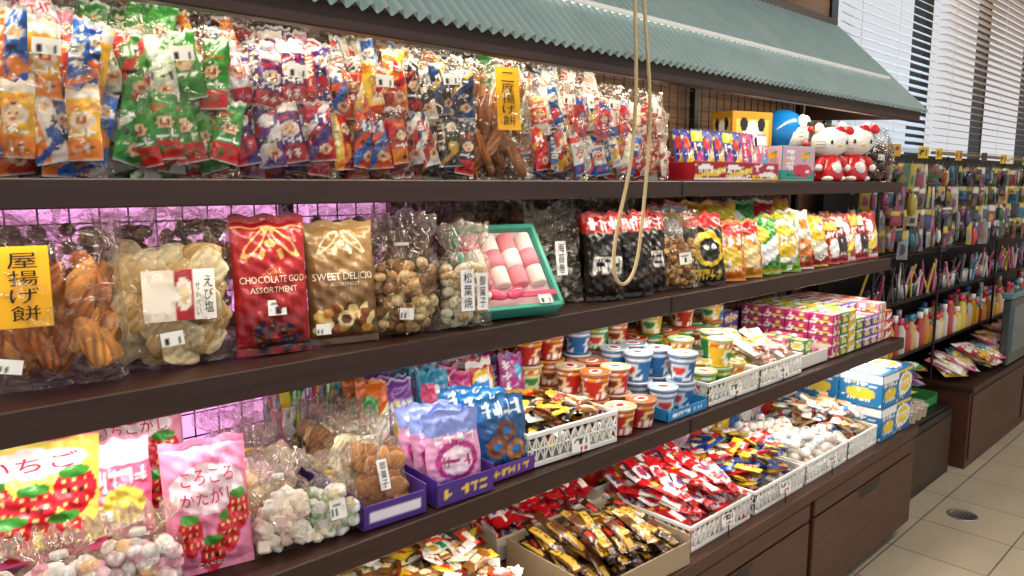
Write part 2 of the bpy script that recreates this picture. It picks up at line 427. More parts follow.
# canopy
mb=MB(); n=131*8; xs=np.linspace(-.4,2.87,n+1)
rows=np.linspace(0,1,2); U,T=np.meshgrid(xs,rows);U=U.ravel();T=T.ravel()
wv=.0075*np.sin(U/.025*2*pi)
Y=.945+T*.33; Zc=1.53+T*.33
nrm=np.array([-.707,.707])
mb.add(np.stack([U,Y+nrm[0]*wv,Zc+nrm[1]*wv],1),gf(n,1),'corrugated_metal')
mb.bx(-.4,2.86,.965,.99,1.497,1.536,'wood_dark',b=.002); mb.bx(-.4,2.86,1.275,1.315,1.84,1.89,'wood_dark',b=.002)
mb.bx(-.4,2.84,1.315,WY-.045,1.82,1.84,'wood_dark')
for x in (-.2,2.83):
    mb.add([(x,.99,1.505),(x,1.37,1.505+.02),(x,1.37,1.87),(x,1.3,1.85),(x+.02,.99,1.505),(x+.02,1.37,1.525),(x+.02,1.37,1.87),(x+.02,1.3,1.85)],
      [(0,1,2,3),(7,6,5,4),(0,4,5,1),(3,2,6,7),(0,3,7,4)],'wood_dark','#3a241c',None,False)
canopy=mb.obj('corrugated_canopy')
simple('overhead_shelf',[(.5,2.75,1.12,1.41,2.0,2.035),(.5,2.75,1.12,1.14,1.985,2.06)],'wood_dark')

# ================================================================ LIGHTS
def area(name,loc,rot,sx,sy,P,col=(1,.93,.84)):
    l=bpy.data.lights.new(name,'AREA'); l.shape='RECTANGLE'; l.size=sx; l.size_y=sy; l.energy=P; l.color=col
    o=bpy.data.objects.new(name,l); sc.collection.objects.link(o); o.location=loc; o.rotation_euler=rot; return o
area('canopy_tube_light',(1.2,1.06,1.6),(.1,0,0),3.1,.03,8,(1,.86,.64))
area('shelf_strip_light',(1.2,1.045,1.248),(-.25,0,0),3.1,.012,3.8,(1,.87,.7))
area('shelf_strip_light',(1.2,1.05,.968),(-.2,0,0),3.1,.012,5.5,(1,.9,.78))
area('shelf_strip_light',(1.2,.99,.688),(-.2,0,0),3.1,.012,6,(1,.9,.78))
area('pane_backlight',(-.1,1.75,1.0),(-pi/2,0,0),2.0,.6,12,(1,.66,.95))  # unseen pink lamp added behind the frosted pane to make it glow
area('window_daylight',(4.7,2.1,1.95),(-pi/2,0,0),3.6,1.5,45,(.9,.96,1))
mb=MB(); mb.lathe([(.0,0),(.013,0),(.013,3.1),(0,3.1)],12,'lamp_diffuser',M=Tm(-.35,1.06,1.625)@Matrix.Rotation(pi/2,4,'Y')); mb.bx(-.37,2.77,1.04,1.08,1.64,1.65,'white_plastic'); mb.obj('fluorescent_tube',parent=canopy)
for i,x in enumerate((-.2,1.5,3.4,5.2)):
    area('ceiling_light',(x,-.3,2.70),(.35,0,0),1.2,.3,[15,15,16,16][i],(1,.93,.82))
    mb=MB(); mb.bx(x-.64,x+.64,-.48,-.12,2.715,2.75,'white_plastic'); mb.obj('ceiling_light_fixture')
w=bpy.data.worlds.new('World'); sc.world=w; w.use_nodes=True; bg=w.node_tree.nodes['Background']
bg.inputs[0].default_value=(.97,.97,1,1); bg.inputs[1].default_value=.62

# ================================================================ PRODUCT HELPERS
def put(mb,name,X,Y,Z,rz=0,lean=0,parent=None): return mb.obj(name,Tm(X,Y,Z+.001,rz=math.radians(rz),rx=-math.radians(lean)),parent)
def printbag(name,cv,X,Y,Z,w,h,t,rz=-8,lean=6,res=.003,seed=None,extra=None,wr=1,parent=None,cre=.0025):
    mb=MB(); sd=seed if seed is not None else R.uniform(0,9)
    if extra: cre=0
    mb.pouch(w,h,t,cv,res=res,seed=sd,wr=wr,cre=cre)
    if extra: extra(mb,lambda x,z:prof(np.asarray(x)/w,np.asarray(z)/h,t,.06,sd,wr)[0])
    return put(mb,name,X,Y,Z,rz,lean,parent)
def c_packs(cvs,pw,ph,rs=3):
    def f(mb,w,h,t,r):
        rows=max(1,int(h*.9/ph+.45))
        for L in (0,1,2):
            for j in range(rows):
                nn=max(1,int(w*.9/pw+.5))
                for i in range(nn):
                    x=(-.5+(i+.5)/nn)*w*.84+r.uniform(-.005,.005)
                    M=Tm(x,(.3-.36*L)*t*.7+r.uniform(-.003,.003),h*.02+j*ph*.9+r.uniform(-.012,.012)+.006*L,ry=r.uniform(-.3,.3),rz=r.uniform(-.6,.6),rx=r.uniform(-.12,.12))
                    mb.pouch(pw*1.1,ph*r.uniform(.92,1.05),t*.22,r.choice(cvs),M=M,res=.003,seed=r.random()*9,cre=.001)
    return f
def c_sticks(col='#a8642c',n=26,ln=.085,rad=.0095,col2='#c98a4a'):
    def f(mb,w,h,t,r):
        for i in range(n):
            a=r.uniform(-.6,.6); z=h*r.uniform(.22,.72); x=r.uniform(-.4,.4)*w
            y=(i/n-.5)*t*-.62
            mb.ell(x,y,z,rad*r.uniform(1,1.4),rad*.8,ln/2*r.uniform(.7,1.1),'food',r.choice([col,col2,col]),14,noise=.08,seed=r.random()*9,var=.35,L=Matrix.Rotation(a,4,'Y'))
    return f
def c_discs(cols,rad=.034,n=16,zr=(.15,.72)):
    def f(mb,w,h,t,r):
        for i in range(n):
            z=h*(zr[0]+(zr[1]-zr[0])*((i//4)/(max(1,n//4)))); x=((i%4)-1.5)/1.5*(w*.5-rad)*.85+r.uniform(-.01,.01)
            y=-t*.3+r.uniform(0,.55)*t
            mb.ell(x,y,z+r.uniform(-.01,.01),rad*r.uniform(.8,1.05),.005,rad*r.uniform(.75,1),'food',r.choice(cols),18,noise=.07,seed=r.random()*9,var=.16,L=Matrix.Rotation(r.uniform(-.4,.4),4,'X')@Matrix.Rotation(r.uniform(-.7,.7),4,'Z'))
    return f
def c_bits(cols,rad=.01,n=90,asp=(1,.9,.7),top=.7,mat='food'):
    def f(mb,w,h,t,r):
        for i in range(n):
            z=h*r.uniform(.06,top); x=r.uniform(-.4,.4)*w; y=r.uniform(-.33,.33)*t*math.sin(min(1,max(.15,z/h))*pi)**.4
            L=Matrix.Rotation(r.uniform(0,3),4,'X')@Matrix.Rotation(r.uniform(0,3),4,'Z')
            mb.ell(x,y,z,rad*asp[0],rad*asp[1],rad*asp[2],mat,r.choice(cols),9,noise=.05,seed=r.random()*9,var=.25,L=L)
    return f
def c_cubes(cols,a=.016,n=45,top=.6):
    def f(mb,w,h,t,r):
        for i in range(n):
            z=h*r.uniform(.08,top);x=r.uniform(-.38,.38)*w;y=r.uniform(-.3,.3)*t
            mb.bx(-a/2,a/2,-a/2,a/2,-a/2,a/2,'food',r.choice(cols),Tm(x,y,z,rz=r.random()*3,rx=r.random()*3),b=a*.15)
    return f
def clearbag(name,content,X,Y,Z,w,h,t,rz=-8,lean=5,g=0,gv=.82,extra=None,seed=None,parent=None):
    mb=MB(); r=random.Random(seed if seed is not None else R.randrange(9999))
    content(mb,w,h*(gv if g else .88),t,r)
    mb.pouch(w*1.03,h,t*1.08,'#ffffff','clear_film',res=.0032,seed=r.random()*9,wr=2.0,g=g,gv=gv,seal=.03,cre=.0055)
    if g: mb.lathe([(.0,0),(w*.1,0),(w*.1,.006),(0,.006)],10,'painted',R.choice(['#c8a040','#d8d8d8','#c04060']),Tm(0,0,h*gv-.003))
    if extra: extra(mb,t+.014)
    return put(mb,name,X,Y,Z,rz,lean,parent)
def label(mb,x,z,w,h,y,cv=None,col='#ffffff',ry=0):
    M=Tm(x,y,z,ry=ry)
    if cv is None: cv=Cv(col,8,8)
    mb.plate(w,h,cv,'paper_label',M,res=.003); return M
def stk(x,z,w=.03,h=.02):
    def f(mb,t): label(mb,x,z,w,h,-t/2-.002,Cv('#f7f7f2',48,32).sticker(.5,.5,.95,.95),ry=R.uniform(-.1,.1))
    return f
def cup(mb,cv,lidc,M,r0=.026,r1=.036,h=.075):
    mb.lathe([(0,0),(r0,0)]+[(r0+(r1-r0)*k/10,h*k/10) for k in range(11)],28,'printed_card',M=M,cv=cv,rep=2)
    mb.lathe([(r1,h-.003),(r1+.003,h-.002),(r1+.003,h+.002),(r1-.002,h+.003),(r1-.003,h+.001),(r1*.5,h+.0015),(0,h+.0015)],28,'printed_film',lidc,M)
    mb.ell(0,0,h+.0015,r1*.6,r1*.45,.0008,'printed_card','#ffffff',12,M); mb.ell(0,0,h+.002,r1*.42,r1*.25,.0009,'printed_card','#d02a2a',12,M)
def basket(w,d,h):
    mb=MB(); m='white_plastic'
    mb.bx(-w/2,w/2,-d/2,d/2,0,.003,m)
    for sg in (-1,1):
        for a,L,isx in ((d/2,w,True),(w/2,d,False)):
            def P(s_,z): return (s_,sg*a,z) if isx else (sg*a,s_,z)
            def B(z0,z1,th):
                if isx: mb.bx(-L/2-.002,L/2+.002,sg*a-th,sg*a+th,z0,z1,m)
                else: mb.bx(sg*a-th,sg*a+th,-L/2-.002,L/2+.002,z0,z1,m)
            B(h-.01,h,.003); B(0,.01,.002); B(h*.5-.002,h*.5+.002,.0012)
            n=max(3,int(L/.02))
            for i in range(n):
                s0=-L/2+i*L/n; s1=s0+L/n
                mb.rod(P(s0,.01),P(s1,h-.01),.0018,m); mb.rod(P(s1,.01),P(s0,h-.01),.0018,m)
                mb.rod(P(s0,.01),P(s0,h-.01),.0018,m)
    return mb
def cardtray(w,d,h,col,inner='#e8e0d0',cv=None,side=None):
    mb=MB(); t=.003; sh=side or h
    mb.bx(-w/2,w/2,-d/2,d/2,0,t,'printed_card',inner)
    mb.bx(-w/2,w/2,-d/2,-d/2+t,0,h*.8,'printed_card',col); mb.bx(-w/2,w/2,d/2-t,d/2,0,h,'printed_card',col)
    mb.bx(-w/2,-w/2+t,-d/2,d/2,0,sh,'printed_card',col); mb.bx(w/2-t,w/2,-d/2,d/2,0,sh,'printed_card',col)
    if cv is not None: mb.plate(w-.004,h*.8-.002,cv,'printed_card',Tm(0,-d/2-.0006,.001))
    return mb
def heap(cvs,x0,x1,y0,y1,z0,H0,pw,ph,t,n,seed=0,flatn=.35,twist=False,dome=.4):
    mb=MB(); r=random.Random(seed)
    for i in range(n):
        x=r.uniform(x0+pw*.5,x1-pw*.5); y=r.uniform(y0+ph*.4,y1-ph*.4)
        e=1-dome*((2*(x-x0)/(x1-x0)-1)**2+(2*(y-y0)/(y1-y0)-1)**2)/2
        z=z0+t*.6+(i/n)*H0*e
        M=Tm(x,y,z,rz=r.uniform(-pi,pi) if flatn>=1 else r.uniform(-flatn,flatn),rx=-pi/2+r.uniform(-.35,.35)+.25,ry=r.uniform(-.2,.2))@Tm(0,0,-ph/2)
        mb.pouch(pw,ph,t,r.choice(cvs),M=M,res=max(.0032,pw/12),seed=r.random()*9,seal=.1)
    return mb
def standrow(name,cvs,x0,x1,y0,rows,dy,Z,w,h,t,lean=12,rz=-5,res=.0045,seed=0):
    mb=MB(); r=random.Random(seed); n=max(1,int(round((x1-x0)/w)))
    for j in range(rows):
        for i in range(n):
            cv=cvs[i%len(cvs)]
            M=Tm(x0+(i+.5)*(x1-x0)/n+r.uniform(-.003,.003),y0+j*dy+r.uniform(-.002,.002),Z+.001,rz=math.radians(rz+r.uniform(-10,10)),rx=-math.radians(lean+r.uniform(-4,4)),ry=r.uniform(-.08,.08))
            mb.pouch(w*.98,h*r.uniform(.93,1.05),t,cv,M=M,res=res,seed=r.random()*9,cre=.002)
    return mb.obj(name)

# ================================================================ SHELF 1
PA=packset(['#e0681a','#1a4fa4','#c82018','#e88020','#2a60b4','#e0d8d0','#e8b020'],1)
PB=packset(['#328a30','#24702c','#c82222','#dce8d0','#4aa03e','#e8e8e0','#2c8034'],2)
PC=packset(['#e8dce8','#4c2272','#c82a38','#5c2e84','#b8202e','#e8e0e0','#d88aa8'],3)
PD=packset(['#e07c1c','#c02018','#ecc030','#2c60b0','#2a2420','#d84a18'],4)
PE=packset(['#1c1a1c','#c8a23a','#c02018','#26222a','#e0dcd4','#203c74','#1a1a1a'],5)
PG=packset(['#e8e2da','#c82820','#2058a8','#dca818','#d83030','#e8e2da'],6)
PHh=packset(['#ece4da','#c02424','#d85424','#e0b8a8','#b82028'],7)
S1=[(PA,.205,.165,.2),(PB,.365,.18,.215),(PC,.53,.17,.205),(PD,.685,.16,.205),(PE,.825,.145,.228)]
for P,x,w_,h_ in S1:
    clearbag('snack_stick_bag',c_packs(P,.036,.098),x,1.085,Z1,w_,h_,.085,rz=-14,lean=9,extra=stk(.02,h_*.7))
ylab=Cv('#eeb014',20,40)
def mochi(lx,lz,lw,lh,txt,more=None):
    def f(mb,t):
        M=label(mb,lx,lz,lw,lh,-t/2-.003,ylab)
        mb.text(txt,0,lh/2,lw*.55,lh*.86,-.0012,'#120c06',M,vert=True)
        if more: more(mb,t)
    return f
clearbag('fried_mochi_bag',c_sticks('#84481c',34,.12,.01,'#a4642c'),.985,1.1,Z1,.165,.235,.07,rz=-16,lean=7,extra=mochi(.012,.09,.05,.12,'二度揚げ餅'))
for P,x in ((PG,1.15),(PG,1.295),(PHh,1.44)):
    clearbag('snack_stick_bag',c_packs(P,.034,.088),x,1.09,Z1,.15,.215,.08,rz=-16,lean=8,extra=stk(.01,.15))
simple('display_riser',[(-.1,1.5,1.2,1.36,Z1+.001,Z1+.05)],'wood_dark')
for i,P in enumerate((PD,PA,PC,PB,PD,PC,PG,PD,PE,PB,PG,PHh)):
    clearbag('snack_stick_bag',c_packs(P,.038,.1),-.03+i*.128,1.25,Z1+.051,.15,.31 if i<5 else .27,.07,rz=-14,lean=5)
# boxed pouches
def pouchbox(X,w,col,cvs,Y=1.07,Z=Z1,hh=.06,ph=.125,seed=1):
    mb=cardtray(w,.11,hh,col,cv=busy(seed,col,'#f2d040','#ffffff'),side=.045)
    r=random.Random(seed); n=int(w/.035)
    for j in range(2):
        for i in range(n):
            mb.pouch(.044,ph,.012,cvs[i%len(cvs)],M=Tm((-.5+(i+.5)/n)*(w-.01),-.03+j*.03,.005,rx=-.2+r.uniform(-.05,.05),ry=r.uniform(-.06,.06)),res=.003,seed=i)
    put(mb,'boxed_candy_pouches',X,Y,Z,-6,0)
blu=[busy(1,'#3a3a98','#f0d030','#e84030'),busy(4,'#28358a','#f2e040','#d84898')]
pnk=[busy(2,'#d83a7a','#f6e050','#7a3a98'),busy(5,'#7a3090','#f0a0c0','#f6e050'),busy(8,'#e85a80','#ffffff','#60b0e0')]
pouchbox(1.62,.125,'#a81426',blu,seed=1); pouchbox(1.753,.12,'#a81430',blu,seed=5); pouchbox(1.888,.125,'#b82050',pnk,seed=2)
mb=MB(); mb.pbox(.17,.1,.1,busy(6,'#d8b0c8','#30a090','#d83a5a','#e8c030'),'#389888',top=busy(3,'#e8e4e0','#e86080','#50b0d0')); put(mb,'candy_carton',2.09,1.07,Z1,-5)
mb=MB(); cv=Cv('#c89020').rect(.08,.1,.92,.9,'#e0c060').ell(.5,.55,.28,.32,'#fafafa').ell(.28,.82,.1,.1,'#151515').ell(.72,.82,.1,.1,'#151515').ell(.39,.56,.07,.09,'#151515').ell(.61,.56,.07,.09,'#151515').rect(.1,.1,.9,.22,'#d83a30')
mb.pbox(.17,.09,.215,cv,'#b07c1c',top=Cv('#b8841e')); put(mb,'toy_figure_box',2.16,1.25,Z1,-15)
mb=MB(); mb.pbox(.14,.06,.2,busy(8,'#c82a60','#ffffff','#f6d050'),'#c83060',top=Cv('#c84a78')); put(mb,'snack_gift_box',1.62,1.28,Z1,-10)
# character coin banks
mb=MB(); B='#1478c8'
mb.lathe([(0,0),(.045,0),(.055,.01),(.058,.05),(.05,.09),(.035,.1)],24,'glossy_plastic',B)
mb.ell(0,-.022,.052,.042,.042,.04,'glossy_plastic','#ffffff',18)
mb.ell(0,0,.16,.088,.078,.076,'glossy_plastic',B,26); mb.ell(0,-.026,.148,.07,.062,.056,'glossy_plastic','#fbfbfb',24)
for sx in (-1,1):
    mb.ell(sx*.02,-.07,.19,.02,.016,.026,'glossy_plastic','#ffffff',14); mb.ell(sx*.012,-.085,.186,.006,.004,.009,'glossy_plastic','#101010',10)
    mb.ell(sx*.066,-.02,.07,.024,.02,.02,'glossy_plastic',B,12,L=Matrix.Rotation(sx*.6,4,'Y')); mb.ell(sx*.086,-.034,.06,.017,.017,.017,'glossy_plastic','#ffffff',12)
    mb.ell(sx*.03,-.02,.008,.03,.036,.012,'glossy_plastic','#ffffff',14)
    for k in (-1,0,1): mb.rod((sx*.03,-.088,.155+k*.008),(sx*.062,-.072,.156+k*.014),.001,'painted','#222222')
mb.ell(0,-.092,.168,.01,.01,.01,'glossy_plastic','#e02028',12); mb.rod((0,-.09,.16),(0,-.086,.125),.001,'painted','#222222')
mb.ell(0,-.08,.12,.03,.01,.014,'glossy_plastic','#c82830',14)
mb.lathe([(.05,.092),(.056,.094),(.057,.1),(.05,.104)],24,'glossy_plastic','#e02028'); mb.ell(0,-.058,.092,.01,.008,.01,'glossy_plastic','#f2c830',12)
put(mb,'cat_coin_bank',2.36,1.22,Z1,12)
def kitty(X,Y,sc_=1,rz=-35):
    mb=MB(); W='#f4f0ea'
    mb.lathe([(0,0),(.05,0),(.06,.012),(.056,.05),(.042,.095),(.03,.105)],24,'glossy_plastic','#d01a28')
    mb.ell(0,-.03,.05,.03,.032,.034,'glossy_plastic','#f0f0f0',16)
    mb.ell(0,0,.158,.082,.06,.06,'glossy_plastic',W,26)
    for sx in (-1,1):
        mb.ell(sx*.052,0,.205,.022,.014,.032,'glossy_plastic',W,14,L=Matrix.Rotation(sx*.5,4,'Y'))
        mb.ell(sx*.036,-.054,.155,.006,.004,.009,'glossy_plastic','#101010',10)
        for k in (-1,0,1): mb.rod((sx*.058,-.045,.146+k*.01),(sx*.094,-.03,.146+k*.014),.0012,'painted','#222222')
        mb.ell(sx*.056,-.016,.075,.018,.018,.03,'glossy_plastic','#d01a28',12,L=Matrix.Rotation(-sx*.6,4,'Y')); mb.ell(sx*.07,-.026,.055,.015,.015,.015,'glossy_plastic',W,12)
        mb.ell(sx*.03,-.025,.012,.024,.034,.014,'glossy_plastic',W,14)
        mb.ell(.045+sx*.024,-.03,.205,.022,.012,.018,'glossy_plastic','#e02030',14,L=Matrix.Rotation(sx*.2+.3,4,'Y'))
    mb.ell(.045,-.036,.205,.009,.009,.009,'glossy_plastic','#e02030',12); mb.ell(0,-.06,.143,.007,.005,.005,'glossy_plastic','#f2c020',10)
    o=put(mb,'cat_coin_bank',X,Y,Z1,rz); o.scale=(sc_,)*3
kitty(2.37,1.06,.78,-25); kitty(2.55,1.06,.84,-30)
clearbag('sweets_bag',c_bits(['#4a2430','#6a4038','#3a2028','#8a5c48','#2a1a20'],.014,110),2.73,1.08,Z1,.2,.19,.1,rz=-20,lean=4,extra=stk(0,.07))
clearbag('sweets_bag',c_bits(['#4a2430','#6a4038','#3a2028'],.014,60),2.72,1.28,Z1,.24,.22,.1,rz=-20,lean=4)

# ================================================================ SHELF 2
def more(mb,t): label(mb,-.045,.03,.026,.018,-t/2-.004,Cv('#f7f7f2',48,32).sticker(.5,.5,.95,.95),ry=.2)
clearbag('fried_mochi_bag',c_sticks('#a05a24',52,.085,.0115,'#c88640'),.205,1.1,Z2,.175,.222,.09,rz=-12,lean=5,extra=mochi(-.022,.085,.056,.1,'屋揚げ餅',more))
def ricex(mb,t):
    cv=Cv('#faf6ee',80,60).rect(.0,.0,.42,1,'#e9dccb').ell(.2,.5,.3,.42,'#f3eadb').rect(.42,.0,.7,1,'#b02030').ell(.56,.52,.12,.33,'#f8efe4').ell(.56,.52,.07,.2,'#e8d4a8')
    M=label(mb,.012,.07,.095,.072,-t/2-.003,cv)
    mb.text('えび塩',.038,.036,.012,.055,-.0012,'#332a22',M,vert=True); mb.text('せんべい',.024,.03,.006,.05,-.0012,'#554a40',M,vert=True)
    label(mb,.0,.035,.03,.02,-t/2-.002,Cv('#f7f7f2',48,32).sticker(.5,.5,.95,.95),ry=-.1)
clearbag('rice_cracker_bag',c_discs(['#dcc08c','#e8d2a4','#d0ae74','#ecdcb4'],.03,48,(.14,.8)),.36,1.12,Z2,.18,.232,.075,rz=-14,lean=3,extra=ricex)
cv=Cv('#a6191f',140,240); cv.rect(0,0,1,.3,'#8e141a')
for i in range(34):
    u=R.uniform(.05,.95); v=R.uniform(.03,.2); cv.ell(u,v,.09,.035,R.choice(['#2a1410','#3c1d14','#1c2c50','#54281a','#7a1a20']),R.uniform(-.6,.6)); 
    cv.ell(u-.02,v+.01,.03,.008,'#8a5a40')
G='#d9ae62'
for sx,rt in ((-1,.5),(1,-.5)): cv.ring(.5+sx*.2,.8,.22,.05,G,.5,rt); cv.ell(.5+sx*.13,.72,.03,.05,G,sx*.8)
cv.ell(.5,.79,.06,.03,G).ring(.5,.52,.6,.4,'#c03a38',.02); cv.rect(0,.905,1,.915,G)
def chx(mb,s):
    mb.text('CHOCOLATE GOD',0,.118,.098,.0105,0,'#f6e8cf',surf=s); mb.text('ASSORTMENT',0,.102,.072,.009,0,'#f6e8cf',surf=s)
    mb.text('Gold',0,.13,.02,.008,0,G,surf=s)
    label(mb,.002,.062,.028,.024,-float(s(np.array([0.0]),np.array([.07]))[0])-.002,Cv('#f7f7f2',48,32).sticker(.5,.5,.95,.95))
printbag('chocolate_bag',cv,.503,1.085,Z2,.115,.218,.045,rz=-10,lean=5,res=.0018,extra=chx,seed=2,wr=.9)
cv=Cv('#8d6a3c',140,240); cv.grad('#5a3c20','#b48c54'); G='#f4e2b8'
for i in range(26):
    u=R.uniform(.1,.9); v=R.uniform(.1,.3); cv.ell(u,v,.08,.04,R.choice(['#e8c060','#c88a3a','#5a3018','#f0d890','#8a4a20']),R.uniform(-.6,.6))
cv.ell(.5,.2,.12,.07,'#e8d8a0').ell(.5,.2,.07,.04,'#6a3a1a')
for sx,rt in ((-1,.5),(1,-.5)): cv.ring(.5+sx*.18,.83,.19,.045,G,.5,rt); cv.ell(.5+sx*.1,.76,.03,.05,G,sx*.8)
cv.ell(.5,.82,.05,.03,G)
def swx(mb,s):
    mb.text('SWEET DELICIO',0,.112,.1,.012,0,'#fbf2dc',surf=s); mb.text('ASSORTMENT',0,.099,.05,.006,0,'#f6e8cf',surf=s)
    label(mb,-.038,.018,.024,.018,-float(s(np.array([-.038]),np.array([.03]))[0])-.003,Cv('#f7f7f2',48,32).sticker(.5,.5,.95,.95))
printbag('chocolate_bag',cv,.625,1.08,Z2,.118,.205,.045,rz=-14,lean=8,res=.0018,extra=swx,seed=5,wr=.9)
def kan(t1,t2=None,x=.0,z=.03,w=.026,h=.075):
    def f(mb,t):
        M=label(mb,x,z,w,h,-t/2-.003); mb.text(t1,0,h/2,w*.6,h*.9,-.0012,'#151515',M,vert=True)
        if t2: M=label(mb,x+w*1.1,z,w*.8,h*.9,-t/2-.003); mb.text(t2,0,h*.45,w*.45,h*.8,-.0012,'#151515',M,vert=True)
    return f
clearbag('nut_cracker_bag',c_bits(['#c89a60','#8e6234','#dcb880','#74502c','#e8d0a0'],.012,150,top=.8),.745,1.08,Z2,.13,.215,.08,rz=-18,lean=4,g=.25,gv=.74,extra=stk(-.01,.03,.025,.02))
clearbag('cracker_bag',c_bits(['#e4d4b0','#f0e8d0','#ccae80'],.013,90,top=.78),.862,1.05,Z2,.1,.195,.06,rz=-18,lean=3,g=.3,gv=.74,extra=kan('松葉焼','御菓子',-.01,.035))
# gift box
mb=MB(); T='#4fb49c'; w_,h_,d_=.2,.2,.038
mb.bx(-w_/2,w_/2,-.004,0,0,h_,'printed_card',T)
mb.bx(-w_/2,-w_/2+.009,-d_,0,0,h_,'printed_card',T);mb.bx(w_/2-.009,w_/2,-d_,0,0,h_,'printed_card',T);mb.bx(-w_/2,w_/2,-d_,0,0,.009,'printed_card',T);mb.bx(-w_/2,w_/2,-d_,0,h_-.009,h_,'printed_card',T)
mb.bx(-w_/2+.01,w_/2-.01,-.022,-.004,.01,h_-.01,'paper_label','#f0c8cc')
for i in range(4):
    x=-.063+i*.042; mb.lathe([(0,0),(.016,0),(.018,.003),(.018,.117),(.016,.12),(0,.12)],18,'food',['#f0a0a8','#f8ece4','#ee949e','#f8ece4'][i],Tm(x,-.028,.055))
    mb.lathe([(.0185,.04),(.0187,.04),(.0187,.08),(.0185,.08)],18,'paper_label',['#fff6f0','#ec8c9c','#fff6f0','#ec8c9c'][i],Tm(x,-.028,.055))
mb.bx(-w_/2+.01,w_/2-.01,-.04,-.036,.024,.036,'glossy_plastic','#e85a80')
for sx in (-1,1): mb.ell(-.03+sx*.022,-.044,.032,.022,.007,.012,'glossy_plastic','#e84a74',14,L=Matrix.Rotation(sx*-.4,4,'Y'))
label(mb,.055,.004,.03,.02,-.043,Cv('#f7f7f2',48,32).sticker(.5,.5,.95,.95))
put(mb,'gift_box',.998,1.06,Z2,-12,38)
clearbag('cracker_bag',c_bits(['#6a6058','#f2eee4','#e0d4c0','#3a3430'],.012,110),1.19,1.13,Z2,.13,.215,.06,rz=-20,lean=10,extra=kan('海苔巻',None,0,.06))
for x,y,c in ((1.3,1.08,1),(1.36,1.15,4),(1.4,1.07,2),(1.49,1.1,3)):
    cv=Cv('#16120f').rect(0,.76,1,1,'#a81c1c').ell(.5,.35,.35,.2,'#2c2018').glyph(.1,.8,.9,.94,3,'#ffffff',seed=c).rect(.15,.3,.85,.5,'#e8e4dc' if c%2 else '#16120f').glyph(.2,.32,.8,.48,3,'#202020',seed=c)
    for k in range(12): cv.ell(R.random(),R.uniform(.05,.3),.07,.04,R.choice(['#3a2c22','#241a14','#4c3a2c']))
    printbag('black_candy_bag',cv,x,y,Z2,.1,.2,.055,rz=-20+R.uniform(-8,8),lean=8)
clearbag('nut_cracker_bag',c_bits(['#b88a50','#8a5a2c','#d8b070'],.011,120),1.59,1.08,Z2,.13,.2,.06,rz=-22,lean=8,extra=stk(0,.06,.035,.03))
cv=Cv('#141210').rect(0,.8,1,1,'#c82020').ell(.5,.5,.4,.25,'#f0c820').ell(.5,.48,.28,.17,'#1a1410').ell(.42,.52,.06,.04,'#ffffff').ell(.6,.52,.06,.04,'#ffffff').glyph(.15,.08,.85,.22,4,'#f0c820',seed=3)
printbag('snack_bag',cv,1.69,1.06,Z2,.12,.19,.05,rz=-22,lean=12)
row=[(busy(0,'#e07a20','#c82020','#f6d050'),1.8),(busy(4,'#d89020','#c82020','#f8e0a0'),1.905),(busy(1,'#3a9a30','#f4f4f4','#f0d030'),2.01),(busy(3,'#78b028','#f8f8f8','#e8c030'),2.12),(busy(2,'#e8e0d4','#c02828','#e88a30'),2.22),(busy(6,'#e8c020','#c03030','#f4f0e0'),2.33)]
for cv,x in row: printbag('snack_bag',cv,x,1.07,Z2,.125,R.uniform(.16,.19),.055,rz=-24+R.uniform(-6,6),lean=14,res=.0035)
for cv,x in [(busy(7,'#b82820','#f0c040','#ffffff'),1.73),(busy(5,'#e0a020','#d02020','#ffffff'),1.85),(busy(8,'#d84820','#f6e050','#ffffff'),1.97),(busy(9,'#3a9040','#f0c040','#ffffff'),2.09),(busy(12,'#d8d0c0','#d83838','#303030'),2.21),(busy(4,'#c83a28','#f0d040','#ffffff'),2.33)]:
    printbag('snack_bag',cv,x,1.2,Z2,.14,.215,.06,rz=-22+R.uniform(-6,6),lean=8,res=.004)
standrow('chocolate_snack_row',[busy(4,'#b01820','#f0c040','#ffffff'),busy(8,'#98161c','#f4e8d0','#303030'),busy(1,'#c03028','#f6e060','#ffffff')],2.42,2.8,1.06,3,.05,Z2,.062,.16,.03,12,-15,seed=3)
for i in range(12):
    x=.06+i*.135
    clearbag('sweets_bag',c_bits([['#8a5230','#b07840','#5a3420'],['#b89a78','#d8c0a0'],['#6a3a28','#a87038'],['#8a6a4c','#c8a880']][i%4],.014,110,top=.97),x,1.25 if i>4 else 1.29,Z2,.14,.228,.07,rz=-10,lean=3)

# ================================================================ SHELF 3
def strawbag(base,X,Y,w,h,t=.05,txt='いちごがし',rz=-12,lean=8,seed=1,lift=0):
    cv=Cv(base,120,160); cv.rect(0,.84,1,1,'#ec5c90').ell(.5,.7,.4,.1,'#fff4f6').rect(0,0,1,.08,'#ec5c90')
    for u,v in ((.2,.46),(.5,.4),(.8,.48),(.32,.2),(.7,.18)): cv.straw(u,v,.16)
    def ex(mb,s): mb.text(txt,0,h*.7,w*.66,h*.1,0,'#e0205a',surf=s)
    printbag('strawberry_candy_bag',cv,X,Y,Z3+lift,w,h,t,rz,lean,res=.0025,extra=ex,seed=seed)
simple('display_riser',[(-.3,.42,1.09,1.34,Z3+.001,Z3+.04)],'wood_dark')
strawbag('#fbe060',.175,1.13,.165,.195,txt='いちご',seed=2,lift=.04); strawbag('#f49abc',.32,1.2,.15,.195,seed=4,lift=.04)
cv=Cv('#6fd0d4',96,128).ell(.4,.5,.3,.25,'#ffffff').ell(.7,.3,.2,.15,'#f8a8c8').glyph(.1,.7,.9,.86,4,'#2a90a8',seed=2)
printbag('candy_bag',cv,.04,1.13,Z3+.04,.13,.19,.05,rz=-10)
